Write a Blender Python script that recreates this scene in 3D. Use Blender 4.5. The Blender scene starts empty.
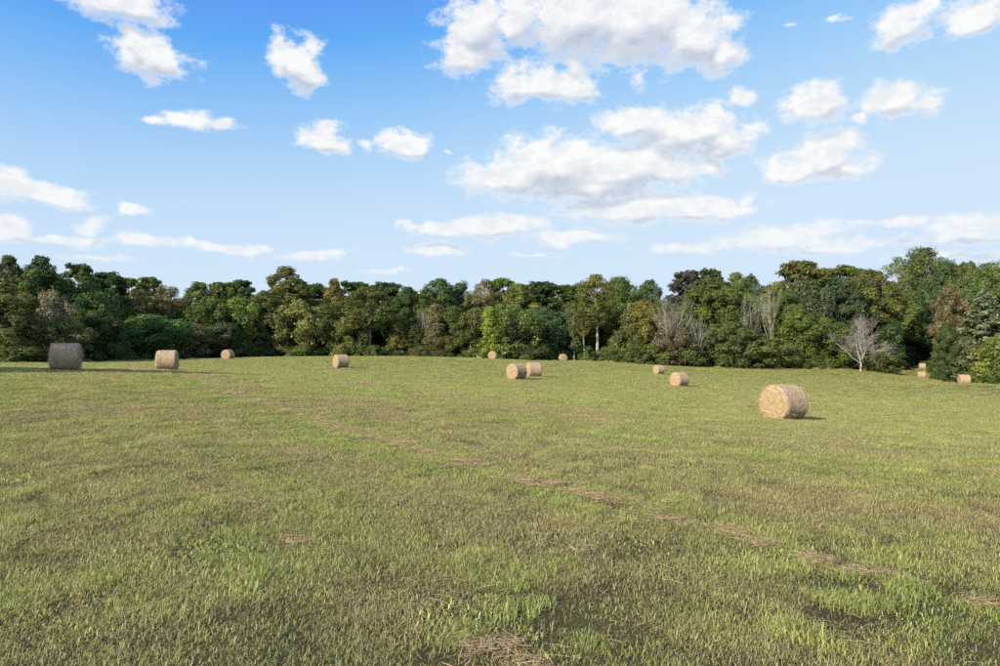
import bpy, math, random
import numpy as np

# ------------------------------------------------------------------ camera, light, exposure
scene = bpy.context.scene
col = scene.collection
R = math.radians
EYE = 1.75                       # camera height above the ground at its feet
FPX = 666.7                      # focal length in photograph pixels (24 mm on 36 mm, 1000 px wide)
HOR = 345.0                      # row of the true horizon in the photograph

cam_d = bpy.data.cameras.new('camera'); cam_d.lens = 24.0; cam_d.sensor_width = 36.0
cam_d.clip_start = 0.05; cam_d.clip_end = 20000
cam = bpy.data.objects.new('camera', cam_d); col.objects.link(cam)
cam.location = (0, 0, EYE); cam.rotation_euler = (R(90 + 1.03), 0, 0)
scene.camera = cam

SUN_EL = R(27); SUN_AZ = R(45)   # the sun stands behind the camera, 45 degrees to the left
sun_dir = np.array([-math.sin(SUN_AZ) * math.cos(SUN_EL), -math.cos(SUN_AZ) * math.cos(SUN_EL), math.sin(SUN_EL)])
sd = bpy.data.lights.new('sun', 'SUN'); sd.energy = 3.7; sd.angle = R(0.55); sd.color = (1.0, 0.90, 0.76)
sun = bpy.data.objects.new('sun', sd); col.objects.link(sun); sun.location = (-40, -40, 60)
sun.rotation_euler = (R(90) - SUN_EL, 0, -SUN_AZ)
SKY_STRENGTH = 0.10

scene.render.engine = 'CYCLES'
scene.view_settings.view_transform = 'Standard'; scene.view_settings.look = 'None'
scene.view_settings.gamma = 1.0; scene.view_settings.use_curve_mapping = False
scene.view_settings.exposure = 1.0
scene.cycles.max_bounces = 6; scene.cycles.diffuse_bounces = 3; scene.cycles.transmission_bounces = 3
scene.cycles.use_denoising = False
scene.cycles.use_adaptive_sampling = True; scene.cycles.adaptive_threshold = 0.01

# ------------------------------------------------------------------ node helpers
class NT:
    """small wrapper that makes node trees terse"""
    def __init__(s, tree): s.t = tree; s.n = tree.nodes; s.l = tree.links
    def put(s, sock, v):
        if isinstance(v, bpy.types.NodeSocket): s.l.new(v, sock)
        elif v is not None: sock.default_value = v
    def node(s, kind, ins=None, **attrs):
        n = s.n.new(kind)
        for k, v in attrs.items(): setattr(n, k, v)
        for k, v in (ins or {}).items(): s.put(n.inputs[k], v)
        return n
    def math(s, op, a, b=None, c=None, clamp=False):
        n = s.n.new('ShaderNodeMath'); n.operation = op; n.use_clamp = clamp
        for i, v in enumerate((a, b, c)):
            if v is not None: s.put(n.inputs[i], v)
        return n.outputs[0]
    def vec(s, op, a, b=None, c=None):
        n = s.n.new('ShaderNodeVectorMath'); n.operation = op
        for i, v in enumerate((a, b, c)):
            if v is not None: s.put(n.inputs[i] if not (op == 'SCALE' and i == 1) else n.inputs['Scale'], v)
        return n.outputs['Value'] if op in ('LENGTH', 'DOT_PRODUCT', 'DISTANCE') else n.outputs['Vector']
    def mix(s, f, a, b, blend='MIX'):
        n = s.n.new('ShaderNodeMix'); n.data_type = 'RGBA'; n.blend_type = blend
        s.put(n.inputs[0], f); s.put(n.inputs[6], a); s.put(n.inputs[7], b)
        return n.outputs[2]
    def ramp(s, f, lo, hi, a=0.0, b=1.0, smooth=True):
        n = s.n.new('ShaderNodeMapRange'); n.interpolation_type = 'SMOOTHSTEP' if smooth else 'LINEAR'
        for i, v in enumerate((f, lo, hi, a, b)): s.put(n.inputs[i], v)
        return n.outputs[0]
    def noise(s, vec, scale, detail=3.0, rough=0.55, lac=2.0, dist=0.0):
        n = s.n.new('ShaderNodeTexNoise'); s.put(n.inputs['Vector'], vec)
        n.inputs['Scale'].default_value = scale; n.inputs['Detail'].default_value = detail
        n.inputs['Roughness'].default_value = rough; n.inputs['Lacunarity'].default_value = lac
        n.inputs['Distortion'].default_value = dist
        return n.outputs['Fac']

def c4(c): return (c[0], c[1], c[2], 1.0)

# ------------------------------------------------------------------ world: Nishita sky with cumulus
# clouds as (column, row, width, height above centre, height below centre, weight) in photograph pixels, turned to azimuth / elevation
CLOUDS = [
    (112, -2, 120, 16, 20, .9), (92, 0, 60, 16, 16, .7), (128, 40, 44, 16, 16, .9), (152, 54, 70, 22, 22, 1), (168, 64, 40, 16, 14, .9),
    (284, 46, 40, 20, 24, .9), (297, 60, 48, 24, 22, 1), (170, 118, 56, 9, 8, .75), (200, 122, 60, 10, 9, .85), (230, 124, 36, 9, 8, .8), (148, 116, 24, 7, 7, .5),
    (322, 141, 50, 16, 10, 1), (312, 146, 60, 8, 8, .6), (366, 146, 24, 9, 9, .5), (404, 145, 44, 16, 12, 1), (448, 153, 20, 5, 5, .4),
    (24, 188, 80, 16, 14, 1), (52, 196, 70, 12, 10, .9), (130, 207, 50, 11, 9, .7), (8, 230, 40, 15, 13, .9), (90, 226, 34, 11, 8, .8),
    (62, 238, 110, 6, 7, .62), (140, 240, 80, 7, 7, .7), (230, 246, 120, 6, 7, .62), (310, 254, 110, 5, 7, .52), (385, 268, 60, 4, 5, .42), (95, 256, 140, 5, 6, .38),
    (462, 52, 66, 18, 20, .8), (480, 24, 74, 34, 34, .9), (520, 18, 60, 30, 26, .8), (580, 14, 120, 40, 36, 1), (640, 18, 130, 40, 36, 1.05), (690, 34, 90, 28, 24, 1), (722, 50, 50, 22, 20, .9),
    (536, 82, 90, 20, 18, .95), (572, 86, 60, 18, 16, .85), (516, 78, 50, 14, 14, .8), (575, 60, 50, 18, 18, .6),
    (640, 78, 30, 12, 12, .55), (742, 98, 38, 13, 11, .8), (819, 104, 54, 20, 17, 1), (868, 118, 26, 8, 8, .6),
    (900, 98, 60, 19, 18, 1), (922, 104, 40, 14, 12, .8), (905, 20, 70, 24, 20, .95), (925, 6, 40, 20, 16, .7), (980, 14, 70, 26, 18, .95), (830, 13, 44, 6, 8, .5), (790, 26, 24, 5, 5, .4),
    (640, 120, 90, 18, 16, .9), (690, 132, 110, 22, 18, .95), (725, 142, 80, 18, 16, .9), (640, 110, 50, 10, 12, .6), (750, 125, 40, 8, 10, .5),
    (505, 178, 90, 22, 17, 1), (560, 168, 120, 30, 26, 1.1), (620, 168, 130, 26, 24, 1.05), (665, 168, 110, 16, 18, .9), (595, 186, 150, 20, 14, .95), (712, 168, 36, 14, 10, .7),
    (630, 207, 140, 14, 12, 1), (680, 208, 130, 15, 13, 1), (730, 212, 60, 10, 9, .8),
    (795, 170, 60, 20, 14, .9), (825, 158, 70, 26, 20, 1), (850, 166, 50, 16, 14, .8), (785, 160, 30, 12, 10, .6),
    (445, 226, 90, 7, 8, .75), (490, 226, 110, 10, 10, .85), (565, 236, 90, 8, 8, .8), (438, 248, 60, 8, 7, .75), (540, 252, 80, 4, 4, .35),
    (785, 238, 120, 14, 12, .8), (830, 246, 170, 10, 9, .62), (700, 246, 150, 7, 8, .45), (900, 222, 170, 5, 6, .48), (985, 222, 110, 10, 9, .72), (965, 236, 110, 10, 9, .7), (950, 254, 170, 6, 7, .5),
]

def cloud_field(t, P, clouds):
    """cover of cumulus at P = (azimuth, elevation, 0); clouds None gives scattered cumulus of the same kind for the sky out of frame"""
    sx = t.node('ShaderNodeSeparateXYZ', {0: P})
    q = t.node('ShaderNodeCombineXYZ', {0: sx.outputs[0], 1: t.math('MULTIPLY', sx.outputs[1], 1.5)}).outputs[0]
    wn = t.node('ShaderNodeTexNoise', {'Vector': q}); wn.inputs['Scale'].default_value = 14; wn.inputs['Detail'].default_value = 3
    Q = t.vec('ADD', P, t.vec('MULTIPLY', t.vec('SUBTRACT', wn.outputs['Color'], (.5, .5, .5)), (.075, .035, 0)))    # billows: no cloud is an ellipse
    s2 = t.node('ShaderNodeSeparateXYZ', {0: Q}); best = None
    if clouds is None:
        vo = t.node('ShaderNodeTexVoronoi', {'Vector': t.vec('MULTIPLY', Q, (5.5, 11, 0))}); vo.voronoi_dimensions = '2D'; vo.inputs['Scale'].default_value = 1.0
        cs = t.node('ShaderNodeSeparateColor', {0: vo.outputs['Color']})
        gen = t.math('MULTIPLY', t.math('SUBTRACT', t.math('MULTIPLY', cs.outputs[0], .62), vo.outputs['Distance']), 2.4)
        out = t.math('MAXIMUM', t.ramp(t.math('ABSOLUTE', sx.outputs[0]), AZ_LIM, AZ_LIM + .1), t.ramp(sx.outputs[1], EL_LIM, EL_LIM + .1))
        best = t.math('SUBTRACT', gen, t.math('MULTIPLY', t.math('SUBTRACT', 1, out), 3))
    else:
        V = t.node('ShaderNodeCombineXYZ', {0: s2.outputs[0], 1: s2.outputs[1], 2: s2.outputs[1]}).outputs[0]
        for (az_, el_, a, bt, bb, wt) in clouds:
            d = t.vec('MULTIPLY', t.vec('SUBTRACT', V, (az_, el_, el_)), (1 / a, 1 / bt, -1 / bb))
            f = t.math('SUBTRACT', wt, t.vec('LENGTH', t.vec('MAXIMUM', d, (-100, 0, 0))))
            best = f if best is None else t.math('SMOOTH_MAX', best, f, .25)
    f = t.math('ADD', best, t.math('MULTIPLY', t.math('SUBTRACT', t.noise(q, 30, 6, .62, 2.1), .5), 2.0))
    return t.math('ADD', f, t.math('MULTIPLY', t.math('SUBTRACT', t.noise(q, 95, 4, .6, 2.1), .5), .4)), best

AZ_LIM, EL_LIM = .76, .53
world = bpy.data.worlds.new('World'); scene.world = world; world.use_nodes = True
w = NT(world.node_tree); w.n.clear()
tc = w.node('ShaderNodeTexCoord')
sky = w.node('ShaderNodeTexSky'); sky.sky_type = 'NISHITA'; sky.sun_disc = False
sky.sun_elevation = SUN_EL; sky.sun_rotation = math.pi + SUN_AZ
sky.altitude = 150; sky.air_density = 1.0; sky.dust_density = 0.4; sky.ozone_density = 3.0
nv = w.vec('NORMALIZE', tc.outputs['Generated'])
sp = w.node('ShaderNodeSeparateXYZ', {0: nv})
az = w.math('ARCTAN2', sp.outputs[0], sp.outputs[1]); el = w.math('ARCSINE', sp.outputs[2])
P = w.node('ShaderNodeCombineXYZ', {0: az, 1: el}).outputs[0]
sc_ = w.node('ShaderNodeSeparateColor', {0: sky.outputs[0]})          # film response of the sky: strong blue aloft, pale at the horizon
def shoulder(v, b, c, a, lo): return w.math('MULTIPLY', w.math('SUBTRACT', 1, w.math('EXPONENT', w.math('MULTIPLY', w.math('MAXIMUM', w.math('SUBTRACT', v, b), lo), -1 / c))), a)
skyc = w.node('ShaderNodeCombineColor', {i: shoulder(sc_.outputs[i], *q) for i, q in enumerate(((.90, .66, 3.3, .14), (1.2, .88, 4.02, .46), (0, 1.1, 4.82, .1)))}).outputs[0]
def sky_part(clouds):
    g = bpy.data.node_groups.new('cloud_field', 'ShaderNodeTree')
    g.interface.new_socket('P', in_out='INPUT', socket_type='NodeSocketVector'); g.interface.new_socket('F', in_out='OUTPUT', socket_type='NodeSocketFloat'); g.interface.new_socket('S', in_out='OUTPUT', socket_type='NodeSocketFloat')
    t = NT(g); gi = t.node('NodeGroupInput'); go = t.node('NodeGroupOutput'); ff, ss = cloud_field(t, gi.outputs[0], clouds); t.l.new(ff, go.inputs[0]); t.l.new(ss, go.inputs[1])
    F0 = w.node('ShaderNodeGroup', node_tree=g); F1 = w.node('ShaderNodeGroup', node_tree=g); w.put(F0.inputs[0], P); w.put(F1.inputs[0], w.vec('ADD', P, (-.008, .024, 0)))
    F0, S0, F1, S1 = F0.outputs[0], F0.outputs[1], F1.outputs[0], F1.outputs[1]
    cover = w.ramp(F0, -.20, .52); thick = w.ramp(F0, .0, .5)
    dS = w.math('SUBTRACT', S0, S1); dF = w.math('SUBTRACT', w.math('SUBTRACT', F0, F1), dS)      # tops catch the sun, flat bases stay grey
    light = w.math('ADD', w.math('MULTIPLY', w.ramp(dS, -.38, .30), .72), w.math('MULTIPLY', w.ramp(dF, -.40, .30), .28))
    body = w.mix(light, c4((2.55, 2.85, 3.4)), c4((5.05, 5.0, 4.9)))
    edge = w.mix(thick, c4((4.6, 4.75, 4.9)), body)
    edge = w.mix(w.ramp(el, .05, .30), w.mix(.35, edge, c4((3.7, 4.3, 4.8))), edge)
    alpha = w.math('MULTIPLY', cover, w.ramp(el, 0.0, .2, .72, .93))
    return w.node('ShaderNodeBackground', {'Color': w.mix(alpha, skyc, edge), 'Strength': SKY_STRENGTH}).outputs[0]
cl = []
for (x, y, wd, ht, hb, wt) in CLOUDS:
    a_ = math.atan((x - 500) / FPX); k = math.cos(a_)
    cl.append((a_, math.atan((HOR - y) / FPX * k), wd * .53 / FPX * k * k, ht * .98 / FPX * k, hb * 1.05 / FPX * k, wt + (.26 if y > 215 else .1)))
cuts = [-AZ_LIM, -.42, -.2, .0, .12, .24, .40, AZ_LIM]                 # sectors only spare the renderer clouds that are far off
part = None
for lo, hi in zip(cuts[:-1], cuts[1:]):
    s_ = sky_part([c for c in cl if c[0] + c[2] * 2.2 + .04 > lo and c[0] - c[2] * 2.2 - .04 < hi])
    part = s_ if part is None else w.node('ShaderNodeMixShader', {0: w.math('GREATER_THAN', az, lo), 1: part, 2: s_}).outputs[0]
infr = w.math('MULTIPLY', w.math('LESS_THAN', w.math('ABSOLUTE', az), AZ_LIM), w.math('LESS_THAN', w.math('ABSOLUTE', w.math('SUBTRACT', el, EL_LIM / 2)), EL_LIM / 2))
allsky = w.node('ShaderNodeMixShader', {0: infr, 1: sky_part(None), 2: part}).outputs[0]
wo = w.node('ShaderNodeOutputWorld', {'Surface': allsky})
world.cycles.sampling_method = 'MANUAL'; world.cycles.sample_map_resolution = 512

# ------------------------------------------------------------------ terrain
# (column, row, depth) of spots whose ground level the photograph gives away
CTRL_PX = [
    (66, 370, 36), (167, 370.5, 47.5), (228, 359.3, 100), (341, 367.5, 71), (493, 359.5, 122), (517, 379, 60), (533, 377, 66),
    (563, 361.2, 140), (658, 372.6, 111), (679, 386, 69), (782, 418, 28.6), (921, 378.5, 140), (922, 369.6, 156), (963, 386, 98),
    (0, 363, 78), (100, 362, 98), (180, 359.2, 120), (300, 357.3, 118), (400, 357.2, 118), (480, 358.6, 118), (600, 362.5, 145),
    (740, 367.5, 142), (860, 370.5, 140), (925, 366.5, 176), (985, 384, 92), (1000, 392, 82),
]
cp = [((x - 500) / FPX * d, d, EYE - (y - HOR) * d / FPX) for x, y, d in CTRL_PX]
cp += [(0, 0, 0), (0, 6, -.04), (-6, 6, .05), (6, 8, -.22), (-14, 14, .12), (14, 14, -.72), (0, 14, -.25), (0, 30, -.65), (-2, 45, -1.0), (0, -25, .5), (-40, -10, .9), (40, -10, -1.2),
       (-42, 12, .8), (-75, 35, .6), (60, 35, -3.2), (95, 75, -4.6), (-95, 85, -.2), (-40, 150, -2.4), (-8, 150, -3.2), (30, 175, -4.4), (-90, 150, -1.2), (120, 150, -4.2), (0, -90, 1.2)]
cp = np.array(cp)
def _tps(r):
    r = np.maximum(r, 1e-9); return r * r * np.log(r)
_n = len(cp)
_d = np.hypot(cp[:, None, 0] - cp[None, :, 0], cp[:, None, 1] - cp[None, :, 1])
_A = np.zeros((_n + 3, _n + 3)); _A[:_n, :_n] = _tps(_d / 50) + np.eye(_n) * .001
_A[:_n, _n:] = np.c_[np.ones(_n), cp[:, :2] / 50]; _A[_n:, :_n] = _A[:_n, _n:].T
_w = np.linalg.solve(_A, np.r_[cp[:, 2], 0, 0, 0])
def ground_z(x, y):
    x = np.asarray(x, float); y = np.asarray(y, float); s = x.shape
    xf = x.ravel(); yf = y.ravel(); r0 = np.hypot(xf, yf - 60)
    k = np.minimum(1, 150 / np.maximum(r0, 1e-6)); xc = xf * k; yc = 60 + (yf - 60) * k
    out = np.empty(len(xf))
    for i in range(0, len(xf), 20000):
        a, b = xc[i:i + 20000], yc[i:i + 20000]
        out[i:i + 20000] = _tps(np.hypot(a[:, None] - cp[None, :, 0], b[:, None] - cp[None, :, 1]) / 50) @ _w[:_n] + _w[_n] + _w[_n + 1] * a / 50 + _w[_n + 2] * b / 50
    return out.reshape(s)
def gz(x, y): return float(ground_z(np.array([x]), np.array([y]))[0])
def at(px, d): return ((px - 500) / FPX * d, d)

# the field's edge in plan, left to right, where the wood begins
EDGE = [(-140, -60), (-95, -10), (-84, 30), (-66, 62)] + [at(px, d) for px, d in
        [(0, 78), (60, 84), (110, 98), (150, 110), (200, 119), (290, 129), (400, 131), (500, 131), (600, 139), (700, 138), (800, 139), (880, 143), (896, 152), (902, 174), (928, 178), (938, 150), (944, 124), (970, 110), (1000, 92)]] + [(76, 74), (84, 40), (120, 0), (160, -60)]
EDGE = np.array(EDGE)
POLY = np.vstack([EDGE, [(160, -200), (-140, -200)]])
def in_field(x, y):
    x = np.asarray(x, float); y = np.asarray(y, float)
    ins = np.zeros(x.shape, bool); j = len(POLY) - 1
    for i in range(len(POLY)):
        xi, yi = POLY[i]; xj, yj = POLY[j]
        c = ((yi > y) != (yj > y)) & (x < (xj - xi) * (y - yi) / (yj - yi + 1e-12) + xi)
        ins ^= c; j = i
    return ins
def edge_dist(x, y):
    x = np.asarray(x, float); y = np.asarray(y, float); best = np.full(x.shape, 1e9)
    for (ax, ay), (bx, by) in zip(EDGE[:-1], EDGE[1:]):
        t = np.clip(((x - ax) * (bx - ax) + (y - ay) * (by - ay)) / ((bx - ax) ** 2 + (by - ay) ** 2), 0, 1)
        best = np.minimum(best, np.hypot(x - ax - t * (bx - ax), y - ay - t * (by - ay)))
    return best

# value noise for scattering
_rs = np.random.RandomState(7); _lat = _rs.rand(256, 256)
def vnoise(x, y):
    x = np.asarray(x, float); y = np.asarray(y, float)
    xi = np.floor(x).astype(int); yi = np.floor(y).astype(int); fx = x - xi; fy = y - yi
    fx = fx * fx * (3 - 2 * fx); fy = fy * fy * (3 - 2 * fy)
    a = _lat[xi % 256, yi % 256]; b = _lat[(xi + 1) % 256, yi % 256]; c = _lat[xi % 256, (yi + 1) % 256]; d = _lat[(xi + 1) % 256, (yi + 1) % 256]
    return (a * (1 - fx) + b * fx) * (1 - fy) + (c * (1 - fx) + d * fx) * fy
def fbm(x, y, o=3):
    s = 0; a = .5; tot = 0
    for k in range(o):
        s = s + a * vnoise(x * 2 ** k + 17.3 * k, y * 2 ** k + 9.1 * k); tot += a; a *= .5
    return s / tot
# mower rows run down-right towards the camera; u counts metres across them
ROW_N = np.array([.835, .55]); ROW_T = np.array([.55, -.835]); ROW_S = 3.55; ROW_0 = 5.45
def row_phase(x, y):                      # 0 on a windrow line
    u = x * ROW_N[0] + y * ROW_N[1] + (fbm(x * .12, y * .12) - .5) * 1.0
    return (u - ROW_0) / ROW_S

# ------------------------------------------------------------------ mesh helpers
def mesh_np(name, verts, faces, attrs=None, smooth=False):
    verts = np.asarray(verts, np.float32); me = bpy.data.meshes.new(name)
    if isinstance(faces, np.ndarray):
        nf, k = faces.shape
        me.vertices.add(len(verts)); me.vertices.foreach_set('co', verts.ravel())
        me.loops.add(nf * k); me.loops.foreach_set('vertex_index', faces.ravel().astype(np.int32))
        me.polygons.add(nf); me.polygons.foreach_set('loop_start', (np.arange(nf) * k).astype(np.int32))
        me.update(calc_edges=True)
    else:
        me.from_pydata(verts.tolist(), [], faces); me.update()
    for k, v in (attrs or {}).items():
        a = me.attributes.new(k, 'FLOAT', 'POINT'); a.data.foreach_set('value', np.asarray(v, np.float32))
    if smooth: me.polygons.foreach_set('use_smooth', np.ones(len(me.polygons), bool))
    return me
def add(name, me, mat=None, parent=None, loc=None):
    o = bpy.data.objects.new(name, me); col.objects.link(o)
    if mat is not None and me is not None and not me.materials: me.materials.append(mat)
    if parent is not None: o.parent = parent
    if loc is not None: o.location = loc
    return o
def tag(o, label=None, cat=None, group=None, kind=None):
    if label: o['label'] = label
    if cat: o['category'] = cat
    if group: o['group'] = group
    if kind: o['kind'] = kind
    return o

class Tubes:
    """collects tapered tubes into one mesh"""
    def __init__(s): s.v = []; s.f = []; s.n = 0
    def tube(s, pts, rad, sides=6):
        pts = np.asarray(pts, float); m = len(pts)
        tan = np.gradient(pts, axis=0); tan /= np.linalg.norm(tan, axis=1)[:, None] + 1e-9
        ref = np.array([0, 0, 1.]) if abs(tan[0, 2]) < .8 else np.array([1., 0, 0])
        a = np.cross(tan, ref); a /= np.linalg.norm(a, axis=1)[:, None] + 1e-9; b = np.cross(tan, a)
        th = np.arange(sides) * 2 * math.pi / sides
        ring = pts[:, None, :] + np.asarray(rad)[:, None, None] * (np.cos(th)[None, :, None] * a[:, None, :] + np.sin(th)[None, :, None] * b[:, None, :])
        s.v.append(ring.reshape(-1, 3))
        i = np.arange(m - 1)[:, None] * sides; j = np.arange(sides)[None, :]; k = (j + 1) % sides
        q = np.stack([i + j, i + k, i + sides + k, i + sides + j], -1).reshape(-1, 4) + s.n
        s.f.append(q); s.n += m * sides
    def mesh(s, name): return mesh_np(name, np.vstack(s.v), np.vstack(s.f), smooth=True)

# ------------------------------------------------------------------ materials
def new_mat(name):
    m = bpy.data.materials.new(name); m.use_nodes = True; t = NT(m.node_tree); t.n.clear()
    return m, t
def finish(t, shader): t.node('ShaderNodeOutputMaterial', {'Surface': shader})
def leafy(t, colour, trans=.32, gloss=.035, rough=.5):
    d = t.node('ShaderNodeBsdfDiffuse', {'Color': colour}).outputs[0]
    tr = t.node('ShaderNodeBsdfTranslucent', {'Color': t.mix(1.0, colour, c4((1.15, 1.15, .75)), 'MULTIPLY')}).outputs[0]
    m = t.node('ShaderNodeMixShader', {0: trans, 1: d, 2: tr}).outputs[0]
    if gloss:
        g = t.node('ShaderNodeBsdfGlossy', {'Color': c4((1, 1, 1)), 'Roughness': rough}).outputs[0]
        m = t.node('ShaderNodeMixShader', {0: gloss, 1: m, 2: g}).outputs[0]
    return m

def m_leaf():
    m, t = new_mat('leaf')
    oi = t.node('ShaderNodeObjectInfo'); at_ = t.node('ShaderNodeAttribute', attribute_name='tone'); hu = t.node('ShaderNodeAttribute', attribute_name='hue')
    c = t.mix(1.0, oi.outputs['Color'], at_.outputs['Fac'], 'MULTIPLY')
    warm = t.mix(1.0, c, c4((1.30, 1.08, .80)), 'MULTIPLY')
    c = t.mix(t.math('MULTIPLY', hu.outputs['Fac'], .7), c, warm)
    hs = t.node('ShaderNodeHueSaturation', {'Hue': t.math('MULTIPLY_ADD', oi.outputs['Random'], .03, .485), 'Saturation': 1.08, 'Value': t.math('MULTIPLY_ADD', oi.outputs['Random'], .3, .92), 'Color': c})
    finish(t, leafy(t, hs.outputs[0], .36, .02))
    return m
def m_bark(name, a, b):
    m, t = new_mat(name)
    p = t.node('ShaderNodeTexCoord').outputs['Object']
    n = t.noise(t.vec('MULTIPLY', p, (3, 3, .7)), 2.2, 4, .6); c = t.mix(t.ramp(n, .35, .65), c4(a), c4(b))
    bs = t.node('ShaderNodeBsdfPrincipled', {'Base Color': c, 'Roughness': .9})
    finish(t, bs.outputs[0]); return m
LEAF = m_leaf(); BARK = m_bark('bark', (.07, .055, .04), (.16, .135, .105)); PALE = m_bark('pale_bark', (.25, .225, .185), (.45, .415, .355)); GREYB = m_bark('grey_bark', (.24, .21, .165), (.42, .375, .30))

def dry_map(t, pos):
    """where the sward is dry: broad patches, streaks along the mower rows (world metres)"""
    sp_ = t.node('ShaderNodeSeparateXYZ', {0: pos})
    flat = t.node('ShaderNodeCombineXYZ', {0: sp_.outputs[0], 1: sp_.outputs[1]}).outputs[0]
    u = t.vec('DOT_PRODUCT', flat, (ROW_N[0], ROW_N[1], 0)); v = t.vec('DOT_PRODUCT', flat, (ROW_T[0], ROW_T[1], 0))
    rows = t.noise(t.node('ShaderNodeCombineXYZ', {0: u, 1: t.math('MULTIPLY', v, .05)}).outputs[0], .42, 3, .6)
    big = t.noise(flat, .07, 4, .6)
    band = t.math('SINE', t.math('ADD', t.math('MULTIPLY', u, 3.14159 / ROW_S), t.math('MULTIPLY', big, 2.2)))          # swaths laid one way and the other
    f = t.math('ADD', t.math('ADD', t.math('MULTIPLY', rows, .6), t.math('MULTIPLY', big, .5)), t.math('MULTIPLY', band, .035))
    return t.ramp(f, .42, .68), flat

def m_ground():
    m, t = new_mat('field_ground')
    pos = t.node('ShaderNodeNewGeometry').outputs['Position']
    dry, flat = dry_map(t, pos)
    fine = t.noise(flat, 26, 6, .75); mid = t.noise(flat, 1.3, 4, .6)
    green = t.mix(t.ramp(mid, .35, .65), c4((.045, .050, .018)), c4((.080, .085, .030)))
    tan = t.mix(t.ramp(fine, .35, .65), c4((.040, .028, .018)), c4((.11, .08, .046)))
    c = t.mix(t.math('MULTIPLY_ADD', dry, .6, t.math('MULTIPLY', fine, .35)), green, tan)
    wood = t.node('ShaderNodeAttribute', attribute_name='wood').outputs['Fac']
    litter = t.mix(t.ramp(fine, .35, .65), c4((.045, .032, .02)), c4((.11, .075, .042)))
    c = t.mix(wood, c, litter)
    bmp = t.node('ShaderNodeBump', {'Strength': .6, 'Distance': .05, 'Height': fine})
    bs = t.node('ShaderNodeBsdfPrincipled', {'Base Color': c, 'Roughness': .95, 'Normal': bmp.outputs[0]}); bs.inputs['Specular IOR Level'].default_value = .1
    finish(t, bs.outputs[0]); return m

def m_blade():
    m, t = new_mat('grass_blade')
    pos = t.node('ShaderNodeNewGeometry').outputs['Position']; oi = t.node('ShaderNodeObjectInfo')
    dry, flat = dry_map(t, pos)
    tone = t.node('ShaderNodeAttribute', attribute_name='tone').outputs['Fac']     # 0 lush .. 1 straw
    rnd = t.node('ShaderNodeAttribute', attribute_name='rnd').outputs['Fac']
    patch = t.noise(flat, .8, 3, .6)
    lush = t.mix(t.ramp(patch, .35, .68), c4((.165, .250, .048)), c4((.420, .475, .130)))
    lush = t.mix(rnd, lush, c4((.45, .445, .145)))
    straw = t.mix(rnd, c4((.56, .46, .23)), c4((.31, .245, .12)))
    f = t.math('ADD', tone, t.math('MULTIPLY', t.math('SUBTRACT', dry, .5), .62), clamp=True)
    c = t.mix(f, lush, straw)
    hs = t.node('ShaderNodeHueSaturation', {'Hue': .5, 'Saturation': 1.0, 'Value': t.math('MULTIPLY_ADD', oi.outputs['Random'], .26, .90), 'Color': c})
    finish(t, leafy(t, hs.outputs[0], .28, .02, .45)); return m
def m_thatch():
    m, t = new_mat('thatch'); r = t.node('ShaderNodeAttribute', attribute_name='rnd').outputs['Fac']
    c = t.mix(t.ramp(r, .0, 1.0), c4((.095, .080, .040)), c4((.31, .255, .135))); finish(t, leafy(t, c, .1, .0)); return m
GROUND = m_ground(); BLADE = m_blade(); THATCH = m_thatch()

# ------------------------------------------------------------------ ground sheet
def graded(lo, hi, fine_lo, fine_hi, step, grow):
    c = list(np.arange(fine_lo, fine_hi + 1e-6, step)); s = step
    while c[-1] < hi: s *= grow; c.append(c[-1] + s)
    s = step
    while c[0] > lo: s *= grow; c.insert(0, c[0] - s)
    return np.array(c)
gx = graded(-3000, 3000, -100, 110, 1.5, 1.25); gy = graded(-3000, 3000, -12, 190, 1.5, 1.25)
X, Y = np.meshgrid(gx, gy); Z = ground_z(X, Y)
wood = np.where(in_field(X, Y), np.clip(.35 - edge_dist(X, Y) / 4, 0, 1), np.clip(.5 + edge_dist(X, Y) / 3, 0, 1))
nx, ny = len(gx), len(gy); ii = (np.arange(ny - 1)[:, None] * nx + np.arange(nx - 1)[None, :])
fc = np.stack([ii, ii + 1, ii + nx + 1, ii + nx], -1).reshape(-1, 4)
me = mesh_np('ground', np.stack([X.ravel(), Y.ravel(), Z.ravel()], 1), fc, {'wood': wood.ravel()}, True)
tag(add('ground', me, GROUND), kind='structure')

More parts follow.
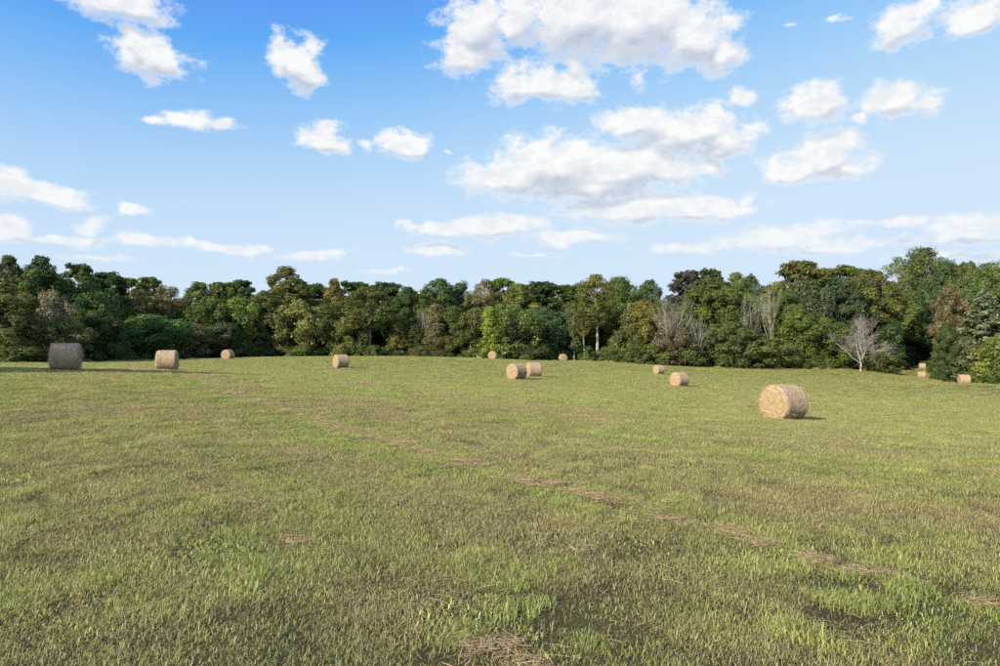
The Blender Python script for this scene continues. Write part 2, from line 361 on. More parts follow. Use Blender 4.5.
# ------------------------------------------------------------------ scatter with geometry nodes
def scatter(name, pts, rot, scl, idx, protos, colour=(1, 1, 1, 1), parent=None):
    me = bpy.data.meshes.new(name); me.vertices.add(len(pts)); me.vertices.foreach_set('co', np.asarray(pts, np.float32).ravel())
    a = me.attributes.new('rot', 'FLOAT_VECTOR', 'POINT'); a.data.foreach_set('vector', np.asarray(rot, np.float32).ravel())
    a = me.attributes.new('scl', 'FLOAT_VECTOR', 'POINT'); a.data.foreach_set('vector', np.asarray(scl, np.float32).ravel())
    a = me.attributes.new('idx', 'INT', 'POINT'); a.data.foreach_set('value', np.asarray(idx, np.int32))
    o = add(name, me, parent=parent); o.color = colour
    g = bpy.data.node_groups.new(name, 'GeometryNodeTree')
    g.interface.new_socket('Geometry', in_out='INPUT', socket_type='NodeSocketGeometry'); g.interface.new_socket('Geometry', in_out='OUTPUT', socket_type='NodeSocketGeometry')
    N, L = g.nodes, g.links; gi = N.new('NodeGroupInput'); go = N.new('NodeGroupOutput'); jn = N.new('GeometryNodeJoinGeometry')
    def named(nm, ty):
        n = N.new('GeometryNodeInputNamedAttribute'); n.data_type = ty; n.inputs['Name'].default_value = nm; return n.outputs['Attribute']
    r_, s_, i_ = named('rot', 'FLOAT_VECTOR'), named('scl', 'FLOAT_VECTOR'), named('idx', 'INT')
    e2r = N.new('FunctionNodeEulerToRotation'); L.new(r_, e2r.inputs[0])
    for k, p in enumerate(protos):
        oi = N.new('GeometryNodeObjectInfo'); oi.transform_space = 'ORIGINAL'; oi.inputs['Object'].default_value = p; oi.inputs['As Instance'].default_value = True
        cm = N.new('FunctionNodeCompare'); cm.data_type = 'INT'; cm.operation = 'EQUAL'
        ins = [s for s in cm.inputs if s.type == 'INT']; L.new(i_, ins[0]); ins[1].default_value = k
        ip = N.new('GeometryNodeInstanceOnPoints'); L.new(gi.outputs[0], ip.inputs['Points']); L.new(cm.outputs[0], ip.inputs['Selection'])
        L.new(oi.outputs['Geometry'], ip.inputs['Instance']); L.new(e2r.outputs[0], ip.inputs['Rotation']); L.new(s_, ip.inputs['Scale'])
        L.new(ip.outputs[0], jn.inputs[0])
    L.new(jn.outputs[0], go.inputs[0])
    md = o.modifiers.new('scatter', 'NODES'); md.node_group = g
    return o

# ------------------------------------------------------------------ tree prototypes
def rand_dirs(rs, n):
    v = rs.normal(size=(n, 3)); return v / np.linalg.norm(v, axis=1)[:, None]
def leaf_quads(pos, nrm, size, rs, aspect=.6):
    n = len(pos); t = np.cross(nrm, rand_dirs(rs, n)); t /= np.linalg.norm(t, axis=1)[:, None] + 1e-9; b = np.cross(nrm, t)
    s = (size * rs.uniform(.45, 1.5, n) * np.where(rs.rand(n) < .08, 1.4, 1))[:, None]
    v = np.stack([pos - t * s, pos + b * s * aspect + nrm * s * .12, pos + t * s, pos - b * s * aspect + nrm * s * .12], 1).reshape(-1, 3)
    return v, np.arange(n * 4).reshape(n, 4)
def limb(tb, a, b, r0, r1, rs, sides=5, seg=5, sag=.12):
    a = np.asarray(a, float); b = np.asarray(b, float); t = np.linspace(0, 1, seg)[:, None]; L = np.linalg.norm(b - a)
    p = a + (b - a) * t; p[:, 2] += (np.sin(t[:, 0] * math.pi) * -sag * L); p[1:-1] += rs.normal(scale=.035 * L, size=(seg - 2, 3))
    tb.tube(p, np.linspace(r0, r1, seg), sides)

def broadleaf(seed, H=20., Rw=5., h0=.12, shape='round', n_lobe=60, lobe=.17, leaf=.155, dens=390, sparse=0.0, squash=.80, twigs=0):
    """returns (trunk mesh, crown mesh); tree stands at the origin, H tall, crown radius Rw"""
    rs = np.random.RandomState(seed); tb = Tubes()
    lean = rs.normal(scale=.03, size=2) * H
    def axis(t): return np.array([lean[0] * t * t + math.sin(t * 5 + seed) * .012 * H, lean[1] * t * t + math.cos(t * 4 + seed) * .012 * H, H * t])
    tr = .016 * H
    tb.tube([axis(t) - (np.array([0, 0, .4]) if t == 0 else 0) for t in np.linspace(0, .93, 12)], [tr * 1.35] + list(np.linspace(tr, tr * .14, 11)), 8)
    def env(t):                                   # crown half-width as share of Rw, t from 0 at crown base to 1 at its top
        if shape == 'round': return math.sqrt(max(0, 1 - (2 * t - .95) ** 2 / 1.15)) if t > .0 else .3
        if shape == 'oval': return max(.12, math.sin(math.pi * min(1, .08 + t * .9)) ** .7)
        if shape == 'cone': return max(.08, (1 - t) ** .75 * min(1, .5 + t * 4))
        if shape == 'vase': return max(.15, min(1, .35 + t * .9) * math.sqrt(max(0, 1 - max(0, t - .6) ** 2 / .17)))
        if shape == 'bush': return math.sqrt(max(0, 1 - t * t)) 
        return 1.
    P, Nn, T, Hh = [], [], [], []
    for k in range(n_lobe):
        t = (k + rs.rand()) / n_lobe
        t = t ** .85
        e = env(t) * Rw
        rr = e * (rs.uniform(.5, 1.0) if rs.rand() < .85 else rs.uniform(.0, .5))
        if t > .9: rr *= .7
        th = k * 2.39996 + rs.normal(scale=.4)
        lr = Rw * lobe * rs.uniform(.7, 1.5) * (1 if t < .85 else .85)
        rr = max(0, min(rr, e - lr * .35))
        zc = H * (h0 + (1 - h0) * t) - lr * .5 * (t > .8)
        ax_ = axis(min(1, zc / H)); c = np.array([ax_[0] + rr * math.cos(th), ax_[1] + rr * math.sin(th), zc])
        c[2] = min(c[2], H - lr * .6); c[2] = max(c[2], lr * .55)
        zt = max(.03, min(.9, (c[2] - rr * .55 - lr * .3) / H)); a = axis(zt)
        limb(tb, a, c, tr * .42 * (1 - zt * .75), tr * .07, rs, 4)
        if sparse > 0:
            for _ in range(3 + twigs):
                tip = c + rand_dirs(rs, 1)[0] * lr * np.array([1, 1, .9]) * rs.uniform(.8, 1.25); limb(tb, c - (c - a) * rs.uniform(.05, .4), tip, tr * .09, tr * .025, rs, 3, 4)
        n = int(dens * (lr / (Rw * lobe)) ** 2 * (1 - sparse * rs.uniform(.4, 1.2)))
        if n < 4: continue
        d = rand_dirs(rs, n * 2)
        outw = np.array([math.cos(th) * .75, math.sin(th) * .75, .62])
        keep = d @ outw > rs.uniform(-.75, .35, n * 2); d = d[keep][:n]; n = len(d)
        ax1 = np.array([math.cos(th) * .6, math.sin(th) * .6, rs.uniform(.5, 1.5)]) + rs.normal(scale=.3, size=3); ax1 /= np.linalg.norm(ax1); st1 = rs.uniform(1.0, 1.45)      # sprays reach out and up
        d0 = d.copy(); d = d + np.outer(d @ ax1, ax1) * (st1 - 1) ; d *= rs.uniform(.8, 1.1)
        lump = 1 + .22 * np.sin(d[:, 0] * 5 + k) * np.sin(d[:, 1] * 5 + k * 2) + .12 * np.sin(d[:, 2] * 9 + k)
        rad = lr * np.where(rs.rand(n) < .10, rs.uniform(1.0, 1.28, n), rs.uniform(.74, 1.05, n)) * lump
        P.append(c + d * rad[:, None] * np.array([1.12, 1.12, squash])); nn = d0 * 1.0 + rand_dirs(rs, n) * .65 + np.array([0, 0, .25])
        Nn.append(nn / np.linalg.norm(nn, axis=1)[:, None]); T.append(rs.uniform(.72, 1.28) * rs.uniform(.75, 1.25, n)); Hh.append(np.clip(rs.normal(.25, .3) + rs.normal(scale=.15, size=n), 0, 1))
    P = np.vstack(P); v, f = leaf_quads(P, np.vstack(Nn), leaf, rs)
    cm = mesh_np('crown', v, f, {'tone': np.repeat(np.concatenate(T), 4), 'hue': np.repeat(np.concatenate(Hh), 4)})
    return tb.mesh('trunk'), cm

def pine(seed, H=22., Rw=4., h0=.5, tufts=46, leaf=.34, dens=130, flat=.55):
    rs = np.random.RandomState(seed); tb = Tubes(); ln = rs.normal(scale=.02, size=2) * H
    def axis(t): return np.array([ln[0] * t * t, ln[1] * t * t, H * t])
    tr = .011 * H; tb.tube([axis(t) - (np.array([0, 0, .4]) if t == 0 else 0) for t in np.linspace(0, .98, 12)], list(np.linspace(tr * 1.2, tr * .25, 12)), 7)
    P, Nn, T, Hh = [], [], [], []
    for k in range(tufts):
        t = ((k + rs.rand()) / tufts) ** .8; z = h0 + (1 - h0) * t
        wdt = Rw * max(.22, math.sin(math.pi * (.12 + .8 * t)) ** .8); th = k * 2.4 + rs.normal(scale=.6); rr = wdt * rs.uniform(.35, 1.05)
        a = axis(z * .96); c = axis(z) + np.array([rr * math.cos(th), rr * math.sin(th), rr * rs.uniform(-.02, .28)]); c[2] = min(c[2], H - .5)
        limb(tb, a, c, tr * .3, tr * .08, rs, 4, 5, .08)
        for q in range(rs.randint(1, 4)):
            cc = c + rand_dirs(rs, 1)[0] * np.array([1, 1, .5]) * Rw * .2 * q; lr = Rw * rs.uniform(.16, .30); n = int(dens * rs.uniform(.6, 1.2))
            d = rand_dirs(rs, n); P.append(cc + d * (lr * rs.uniform(.35, 1.05, n))[:, None] * np.array([1.1, 1.1, flat]))
            nn = d * .6 + rand_dirs(rs, n) + np.array([0, 0, .3]); Nn.append(nn / np.linalg.norm(nn, axis=1)[:, None]); T.append(rs.uniform(.75, 1.25) * rs.uniform(.75, 1.25, n)); Hh.append(np.clip(rs.normal(.15, .2) + np.zeros(n), 0, 1))
    v, f = leaf_quads(np.vstack(P), np.vstack(Nn), leaf, rs, .36)
    return tb.mesh('trunk'), mesh_np('crown', v, f, {'tone': np.repeat(np.concatenate(T), 4), 'hue': np.repeat(np.concatenate(Hh), 4)})

def cedar(seed, H=16., Rw=4.5, leaf=.26):
    """layered evergreen: drooping boughs in tiers"""
    rs = np.random.RandomState(seed); tb = Tubes(); tr = .014 * H
    tb.tube([(0, 0, H * t - (.4 if t == 0 else 0)) for t in np.linspace(0, .98, 10)], np.linspace(tr * 1.2, .03, 10), 7)
    P, Nn, T, Hh = [], [], [], []
    for k in range(84):
        t = (k + rs.rand()) / 84; z = H * (.06 + .92 * t); L = Rw * max(.1, (1 - t) ** .62) * rs.uniform(.7, 1.1); th = k * 2.4 + rs.normal(scale=.3)
        dr = np.array([math.cos(th), math.sin(th), rs.uniform(.0, .30)]); e = np.array([0, 0, z]) + dr * L; limb(tb, (0, 0, z), e, tr * .25 * (1 - t) + .015, .012, rs, 4, 5, -.05)
        n = int(60 + 130 * L / Rw); s = rs.uniform(.25, 1.05, n) ** .7; sd_ = np.array([-dr[1], dr[0], 0]); wdt = .30 * L * np.sin(np.clip(s, 0, 1) * 2.6 + .3)
        p = np.array([0, 0, z]) + dr * (L * s)[:, None] + sd_ * (rs.uniform(-1, 1, n) * wdt)[:, None] + rs.normal(scale=.13, size=(n, 3)) + np.array([0, 0, 1.]) * (-.3 * np.maximum(0, s - .75) ** 2 * L)[:, None]
        nn = np.array([dr[0] * .35, dr[1] * .35, .9]) + rand_dirs(rs, n) * .7; P.append(p); Nn.append(nn / np.linalg.norm(nn, axis=1)[:, None]); T.append(rs.uniform(.8, 1.2) * (.7 + .5 * s)); Hh.append(np.zeros(n))
    v, f = leaf_quads(np.vstack(P), np.vstack(Nn), leaf, rs, .45)
    return tb.mesh('trunk'), mesh_np('crown', v, f, {'tone': np.repeat(np.concatenate(T), 4), 'hue': np.repeat(np.concatenate(Hh), 4)})

def bare(seed, H=15., Rw=4.5, h0=.18, forks=4, up=.5, fine=1.0, thick=.0125, maxlev=4):
    """returns (trunk mesh, twig mesh): trunk with main limbs, and the fine branches"""
    rs = np.random.RandomState(seed); tb = Tubes(); tw = Tubes(); tr = thick * H
    def grow(p, d, L, r, lev):
        n = 5; pts = [p]; dd = d.copy()
        for i in range(n - 1):
            dd = dd + rs.normal(scale=.16, size=3) + np.array([0, 0, .10 * up]); dd /= np.linalg.norm(dd); pts.append(pts[-1] + dd * L / (n - 1))
        (tb if lev <= 1 else tw).tube(pts, np.linspace(r, r * .55, n), (8, 6, 5, 3, 3)[min(lev, 4)])
        if lev >= maxlev or r < .004: return
        nb = [3, 4, 4, 4, 3][lev]
        for q in range(nb):
            i = n - 1 if q == 0 else rs.randint(1, n); side = rand_dirs(rs, 1)[0]; side -= dd * (side @ dd); side /= np.linalg.norm(side) + 1e-9; ang = rs.uniform(.15, .4) if q == 0 else rs.uniform(.45, .95)
            nd = dd * math.cos(ang) + side * math.sin(ang); nd[2] += .22 * up; nd /= np.linalg.norm(nd); rr = r * (.62 if q == 0 else rs.uniform(.36, .5)); grow(pts[i], nd, L * rs.uniform(.55, .8), max(rr, .012 * fine * (.55 if lev >= 3 else 1)), lev + 1)
    p0 = np.array([0, 0, -.4]); L0 = H * h0 + .4; tb.tube([p0, p0 + [.02 * H, 0, L0 * .5], p0 + [.01 * H, .01 * H, L0]], [tr * 1.3, tr, tr * .9], 8); top = p0 + np.array([.01 * H, .01 * H, L0])
    for q in range(forks):
        th = q * 2 * math.pi / forks + rs.rand(); tilt = rs.uniform(.25, .85) if q else .1; grow(top - np.array([0, 0, rs.uniform(0, .3) * L0]), np.array([math.cos(th) * math.sin(tilt), math.sin(th) * math.sin(tilt), math.cos(tilt)]), H * .36, tr * (.62 if q else .75), 1)
    a, b = tb, tw
    allv = np.vstack(a.v + b.v); h = allv[:, 2].max(); rw = np.percentile(np.hypot(allv[:, 0], allv[:, 1]), 97)
    for coll in (a, b): coll.v = [x * np.array([Rw / rw, Rw / rw, H / h]) for x in coll.v]
    return a.mesh('trunk'), b.mesh('branches')

PROTO = {
    'A0': (20., 6.0, broadleaf(1, 20, 6.0, .04, 'round', 105, .18)), 'A1': (20., 6.0, broadleaf(2, 20, 6.0, .05, 'round', 120, .165)), 'A2': (20., 6.0, broadleaf(3, 20, 6.0, .03, 'vase', 110, .175)), 'A3': (20., 6.0, broadleaf(21, 20, 6.0, .06, 'round', 84, .22, dens=380)),
    'L0': (11., 5.5, broadleaf(31, 11, 5.5, .03, 'round', 80, .19, dens=260)), 'L1': (11., 5.5, broadleaf(32, 11, 5.5, .02, 'vase', 90, .175, dens=240)), 'L2': (11., 5.5, broadleaf(33, 11, 5.5, .03, 'oval', 84, .18, dens=250)),
    'B0': (22., 4.2, broadleaf(4, 22, 4.2, .22, 'oval', 90, .21, dens=240)), 'B1': (22., 4.2, broadleaf(5, 22, 4.2, .16, 'oval', 96, .20, dens=230)), 'B2': (22., 4.2, broadleaf(22, 22, 4.2, .30, 'vase', 74, .22, dens=230)),
    'T0': (22., 4.2, broadleaf(41, 22, 4.2, .42, 'oval', 66, .22, dens=220, sparse=.15)), 'T1': (22., 4.2, broadleaf(42, 22, 4.2, .42, 'vase', 54, .21, dens=170, sparse=.3)),
    'K0': (18., 4.0, broadleaf(6, 18, 4.0, .05, 'cone', 100, .22, dens=200)), 'K1': (18., 4.0, broadleaf(7, 18, 4.0, .04, 'cone', 90, .24, dens=200, sparse=.15)),
    'E0': (19., 5.0, broadleaf(8, 19, 5.0, .06, 'round', 90, .18, dens=190, sparse=.4)), 'E1': (19., 5.0, broadleaf(9, 19, 5.0, .10, 'oval', 84, .19, dens=170, sparse=.45)), 'E2': (19., 5.0, broadleaf(23, 19, 5.0, .04, 'vase', 90, .18, dens=190, sparse=.38)),
    'M0': (11., 5.0, broadleaf(34, 11, 5.0, .03, 'round', 76, .18, dens=170, sparse=.38)), 'M1': (11., 5.0, broadleaf(35, 11, 5.0, .03, 'vase', 76, .18, dens=170, sparse=.4)),
    'P0': (22., 4.2, pine(10, flat=.8)), 'P1': (22., 4.2, pine(11, h0=.42, tufts=60, flat=.75)), 'P2': (22., 4.2, pine(12, h0=.55, tufts=40, flat=.7)),
    'C0': (16., 4.5, cedar(13)),
    'S0': (4., 2.6, broadleaf(14, 4, 2.6, .02, 'bush', 44, .26, leaf=.12, dens=200)), 'S1': (4., 2.6, broadleaf(15, 4, 2.6, .02, 'bush', 50, .24, leaf=.11, dens=200, sparse=.2)), 'S2': (4., 2.6, broadleaf(16, 4, 2.6, .02, 'round', 46, .25, leaf=.12, dens=200)),
    'F0': (15., 4.6, bare(17, 15, 4.6, .16, 6, .25, fine=3.0, maxlev=5, thick=.015)), 'F1': (15., 3.8, bare(18, 15, 3.8, .22, 5, .6, fine=2.4)), 'F2': (18., 3.0, bare(19, 18, 3.0, .30, 3, .9, fine=1.5)), 'F3': (15., 5.0, bare(20, 15, 5.0, .10, 7, .9, fine=2.6)),
}
for k, (h, r, (tm, cm)) in PROTO.items():
    tm.materials.append({'F0': PALE, 'F1': PALE, 'F2': PALE, 'F3': GREYB, 'T0': PALE, 'T1': GREYB}.get(k, BARK)); cm.materials.append({'F0': PALE, 'F1': PALE, 'F2': PALE, 'F3': GREYB}.get(k, LEAF))

# leaf base colours
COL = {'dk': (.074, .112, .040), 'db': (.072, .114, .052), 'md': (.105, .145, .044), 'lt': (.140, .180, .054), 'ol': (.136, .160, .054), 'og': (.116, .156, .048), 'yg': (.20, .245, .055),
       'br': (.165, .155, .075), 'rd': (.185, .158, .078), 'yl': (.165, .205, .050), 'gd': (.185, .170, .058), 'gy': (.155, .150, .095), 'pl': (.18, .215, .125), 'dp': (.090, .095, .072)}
KINDNAME = {'A': 'broadleaf_tree', 'L': 'broadleaf_tree', 'M': 'thin_leaved_tree', 'B': 'broadleaf_tree', 'T': 'broadleaf_tree', 'K': 'narrow_tree', 'E': 'thin_leaved_tree', 'P': 'pine_tree', 'C': 'cedar_tree', 'S': 'shrub', 'F': 'bare_tree'}
G_SKY, G_EDGE = 'trees along the skyline of the wood', 'trees along the edge of the field'
# (column, top row, width, depth, prototype, colour, label)
TREES = [
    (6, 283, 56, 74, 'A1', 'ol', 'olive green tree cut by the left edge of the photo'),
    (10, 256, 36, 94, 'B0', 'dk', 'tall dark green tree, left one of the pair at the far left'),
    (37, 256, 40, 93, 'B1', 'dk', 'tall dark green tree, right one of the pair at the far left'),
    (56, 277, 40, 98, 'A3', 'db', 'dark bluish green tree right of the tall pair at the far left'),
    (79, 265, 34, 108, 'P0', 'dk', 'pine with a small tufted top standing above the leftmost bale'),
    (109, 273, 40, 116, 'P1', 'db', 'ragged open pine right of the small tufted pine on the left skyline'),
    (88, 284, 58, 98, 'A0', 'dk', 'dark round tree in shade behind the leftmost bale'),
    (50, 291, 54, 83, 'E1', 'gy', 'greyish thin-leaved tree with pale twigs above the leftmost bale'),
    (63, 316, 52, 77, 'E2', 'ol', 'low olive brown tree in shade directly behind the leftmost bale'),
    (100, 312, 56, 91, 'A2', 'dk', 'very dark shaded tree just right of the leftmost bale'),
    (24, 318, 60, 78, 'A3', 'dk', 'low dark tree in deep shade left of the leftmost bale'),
    (20, 347, 42, 72, 'S0', 'md', 'green shrub at the foot of the dark trees on the far left'),
    (129, 279, 30, 128, 'P2', 'og', 'slim pine top between the open pine and the brownish trees'),
    (147, 278, 28, 128, 'P0', 'og', 'slim pine top just left above the brownish trees'),
    (137, 290, 52, 121, 'E0', 'br', 'brownish sparse tree above the left of the broad bushy green tree'),
    (168, 286, 48, 121, 'E2', 'rd', 'reddish brown tree rising above the second bale from the left'),
    (150, 316, 84, 110, 'A0', 'md', 'broad bushy green tree down to the grass left of the second bale'),
    (187, 322, 44, 113, 'E0', 'gy', 'grey-green thin tree right behind the second bale from the left'),
    (196, 282, 38, 127, 'B1', 'og', 'upright olive green tree with pointed top right of the reddish one'),
    (208, 298, 52, 122, 'A1', 'md', 'mid green tree between the second and third bales from the left'),
    (219, 283, 30, 142, 'P1', 'og', 'pine top, left of the two above the third bale from the left'),
    (242, 281, 30, 142, 'P0', 'dk', 'pine top, right of the two above the third bale from the left'),
    (238, 299, 52, 126, 'A3', 'lt', 'fresh green tree directly above the third bale from the left'),
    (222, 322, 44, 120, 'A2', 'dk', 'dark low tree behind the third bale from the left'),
    (262, 292, 44, 130, 'A1', 'md', 'green tree left of the tall rounded olive tree'),
    (287, 267, 46, 137, 'B0', 'ol', 'tall olive tree with rounded top above all others left of centre'),
    (272, 308, 44, 129, 'E0', 'br', 'brown and olive tree at the left foot of the tall rounded tree'),
    (299, 300, 52, 129, 'E2', 'gd', 'golden brown tree at the right foot of the tall rounded tree'),
    (318, 285, 46, 165, 'P1', 'dk', 'dark far pine right of the tall rounded tree'),
    (333, 279, 26, 153, 'B1', 'gd', 'golden yellow upright tree standing out on the skyline'),
    (354, 283, 46, 168, 'P0', 'dk', 'dark far pine right of the golden skyline tree'),
    (326, 306, 60, 135, 'A0', 'dk', 'dense dark green tree behind the bale left of centre'),
    (346, 318, 40, 131, 'A2', 'lt', 'light green low tree right of the bale left of centre'),
    (368, 287, 50, 133, 'T0', 'og', 'pale green tree with a forked grey trunk right of the lone bale'),
    (387, 283, 42, 170, 'P1', 'dk', 'dark pine far behind, left of the grove of dark oaks'),
    (398, 316, 22, 134, 'K1', 'gd', 'small narrow yellow brown tree left of the dark oaks'),
    (408, 287, 44, 148, 'A1', 'dk', 'dark oak, leftmost of the dark grove left of centre'),
    (436, 279, 38, 152, 'B2', 'dk', 'tallest dark oak with flat spreading top left of centre'),
    (458, 283, 42, 157, 'A0', 'db', 'bluish dark tree right of the tallest dark oak'),
    (425, 300, 26, 135, 'F1', 'gy', 'pale broken dead tree standing among the dark oaks'),
    (416, 325, 30, 134, 'K0', 'dk', 'small dark conical tree below the pale broken dead tree'),
    (439, 304, 34, 133, 'K1', 'rd', 'pinkish brown conical tree left of centre'),
    (453, 307, 36, 134, 'A3', 'og', 'yellow-topped green tree right of the pinkish brown tree'),
    (475, 308, 42, 134, 'E2', 'ol', 'olive tree left of the bright yellow-green one'),
    (482, 280, 42, 153, 'E0', 'br', 'brownish slanting tree top on the skyline at centre'),
    (503, 279, 30, 155, 'P2', 'og', 'open pine top on the skyline at centre'),
    (491, 307, 34, 131, 'K0', 'yg', 'bright yellow-green narrow tree behind the central far bales'),
    (520, 284, 42, 146, 'B1', 'ol', 'olive upright tree right of the open central pine'),
    (513, 304, 54, 133, 'E0', 'og', 'grey olive tree behind the pair of bales'),
    (541, 282, 40, 153, 'P1', 'db', 'dark bluish pine on the skyline right of centre'),
    (562, 286, 42, 152, 'P0', 'dk', 'dark pine right of the bluish skyline pine'),
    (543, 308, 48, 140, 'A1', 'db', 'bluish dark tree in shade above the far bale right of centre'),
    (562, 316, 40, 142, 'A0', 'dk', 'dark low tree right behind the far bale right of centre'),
    (578, 284, 30, 155, 'B0', 'dk', 'slim dark tree left of the pair of rounded green trees'),
    (596, 275, 40, 141, 'T0', 'lt', 'tall light green tree with straight pale trunk'),
    (574, 304, 22, 139, 'T1', 'og', 'thin-stemmed tree, left of the two slender trees right of centre'),
    (584, 302, 24, 139.5, 'T1', 'gd', 'thin-stemmed yellowish tree, right of the two slender trees right of centre'),
    (619, 278, 48, 158, 'A3', 'md', 'round green tree right of the tall pale-trunked tree'),
    (649, 280, 38, 168, 'A1', 'dk', 'round dark tree on the skyline left of the dead grey tree'),
    (628, 306, 46, 143, 'A2', 'ol', 'golden olive tree sloping down to the field, left half'),
    (645, 300, 44, 142, 'A0', 'gd', 'golden olive tree just left of the dead grey tree'),
    (671, 285, 50, 137, 'F3', 'gy', 'dead grey tree with a dense fan of upright branches'),
    (672, 326, 46, 136, 'E2', 'gy', 'tan brown leafy tree below the dead grey fan'),
    (691, 272, 40, 159, 'P0', 'dp', 'dusky purplish open pine above the dead grey tree'),
    (709, 270, 32, 159, 'P0', 'db', 'dusky dark pine top right of the purplish one'),
    (712, 278, 60, 146, 'A1', 'og', 'big yellowish green tree right of the dead grey tree'),
    (697, 310, 30, 136, 'F1', 'gy', 'small grey dead tree at the foot of the big yellowish green tree'),
    (735, 273, 32, 164, 'B0', 'ol', 'olive skyline tree above the white bare tree'),
    (752, 276, 36, 162, 'A0', 'dk', 'dark skyline tree right above the white bare tree'),
    (749, 290, 40, 140, 'F1', 'gy', 'white bare tree high in the wood, left of the slender pale one'),
    (771, 270, 30, 140, 'F2', 'gy', 'slender tall pale tree with bare forked trunk'),
    (778, 282, 40, 157, 'E1', 'ol', 'olive brown thin tree behind the slender pale tree'),
    (797, 262, 48, 160, 'P1', 'ol', 'tall olive flat-topped pine on the right skyline'),
    (826, 269, 34, 166, 'P2', 'ol', 'olive flat pine, middle of the three on the right skyline'),
    (845, 267, 34, 166, 'P2', 'og', 'olive flat pine, right of the three on the right skyline'),
    (806, 282, 64, 152, 'A3', 'db', 'large blue-green oak with billowing crown above the nearest bale'),
    (842, 279, 56, 154, 'A0', 'db', 'blue-green oak left behind the white dead tree'),
    (732, 322, 50, 137, 'A0', 'md', 'bright green tree down to the grass below the white bare tree'),
    (762, 334, 54, 137, 'E0', 'ol', 'brownish olive spreading tree at the field edge right of centre'),
    (797, 309, 58, 143, 'A1', 'md', 'green tree directly behind the nearest bale'),
    (828, 318, 50, 142, 'A2', 'md', 'green low tree left of the white dead tree'),
    (860, 308, 74, 136, 'F0', 'gy', 'white dead tree with wide bare branches at the field edge'),
    (870, 270, 58, 158, 'A1', 'og', 'broad olive green tree above the white dead tree'),
    (899, 257, 34, 160, 'T1', 'og', 'tall thin grey-trunked tree left of the highest tree'),
    (923, 249, 50, 190, 'A3', 'md', 'highest tree of the wood, dark green with ragged top'),
    (943, 264, 48, 176, 'A0', 'db', 'bluish dark oak right of the highest tree'),
    (880, 318, 40, 154, 'A0', 'dk', 'dark tree right behind the white dead tree'),
    (910, 300, 40, 181, 'K0', 'lt', 'yellowish green conical tree above the two small bales in the bay'),
    (968, 262, 46, 146, 'A1', 'og', 'olive green skyline tree left of the right edge'),
    (992, 264, 50, 136, 'A3', 'md', 'green skyline tree at the right edge'),
    (950, 286, 38, 117, 'E2', 'rd', 'russet brown tree on the right'),
    (972, 281, 44, 121, 'A2', 'md', 'green tree between the russet tree and the pale-tipped cedar'),
    (985, 289, 62, 111, 'C0', 'pl', 'pale-tipped layered cedar near the right edge'),
    (951, 326, 26, 114, 'A0', 'dk', 'dark tree standing into the field left of the rightmost bale'),
    (912, 338, 50, 186, 'A2', 'md', 'low green tree at the back of the bay behind the small right bales'),
    (974, 336, 36, 112, 'A3', 'md', 'low green tree right behind the rightmost bale'),
    (1010, 345, 54, 94, 'S2', 'yl', 'sunlit yellow-green shrub at the right edge'),
    (1016, 330, 60, 94, 'A1', 'lt', 'light green tree cut by the right edge of the photo'),
    (612, 346, 30, 141, 'S1', 'ol', 'brownish shrub left of the golden olive trees'),
    (640, 344, 34, 138, 'S0', 'og', 'olive shrub at the foot of the golden olive trees'),
    (668, 345, 34, 137, 'S2', 'md', 'green shrub at the foot of the tan brown tree'),
    (692, 348, 36, 136, 'S0', 'md', 'wide green shrub left of the bright green tree by the field'),
    (880, 350, 30, 141, 'S1', 'og', 'olive shrub right of the white dead tree'),
    (300, 346, 30, 127, 'S2', 'og', 'olive shrub at the foot of the golden brown tree'),
    (262, 347, 28, 126, 'S0', 'dk', 'dark shrub left of the lone bale left of centre'),
    (425, 346, 30, 131, 'S0', 'md', 'green shrub below the pale broken dead tree'),
    (528, 348, 28, 132, 'S2', 'dk', 'dark shrub right above the pair of bales'),
]
protos_obj = {}
rnd = random.Random(3)
skyline_x, skyline_y = [], []
for i, (px, top, wd, d, key, ck, label) in enumerate(TREES):
    x, y = at(px, d); z = gz(x, y)
    H = EYE + (HOR - top) * d / FPX - z; rw = wd / 2 / FPX * d * 1.02
    if key[0] in 'AE' and H / rw < 2.7: key = ('L%d' % (int(key[1]) % 3)) if key[0] == 'A' else ('M%d' % (int(key[1]) % 2))   # low, wide habit
    h0, r0, (tm, cm) = PROTO[key]
    root = bpy.data.objects.new(KINDNAME[key[0]], None); col.objects.link(root); root.empty_display_size = .5
    root.location = (x, y, z); root.rotation_euler = (0, 0, rnd.uniform(0, 6.28)); root.scale = (rw / r0, rw / r0, H / h0)
    cat = 'shrub' if key[0] == 'S' else 'tree'
    tag(root, label, cat, 'shrubs at the foot of the wood' if cat == 'shrub' else (G_SKY if d > 140 else G_EDGE))
    a = add('trunk' if cat == 'tree' else 'stem', tm, parent=root); b = add('branches' if key[0] == 'F' else ('crown' if cat == 'tree' else 'foliage'), cm, parent=root)
    jit = lambda v: v * rnd.uniform(.9, 1.12)
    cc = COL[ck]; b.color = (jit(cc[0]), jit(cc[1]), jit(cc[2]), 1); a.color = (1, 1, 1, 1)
    protos_obj.setdefault(key, (a, b)); skyline_x.append(px); skyline_y.append(top)

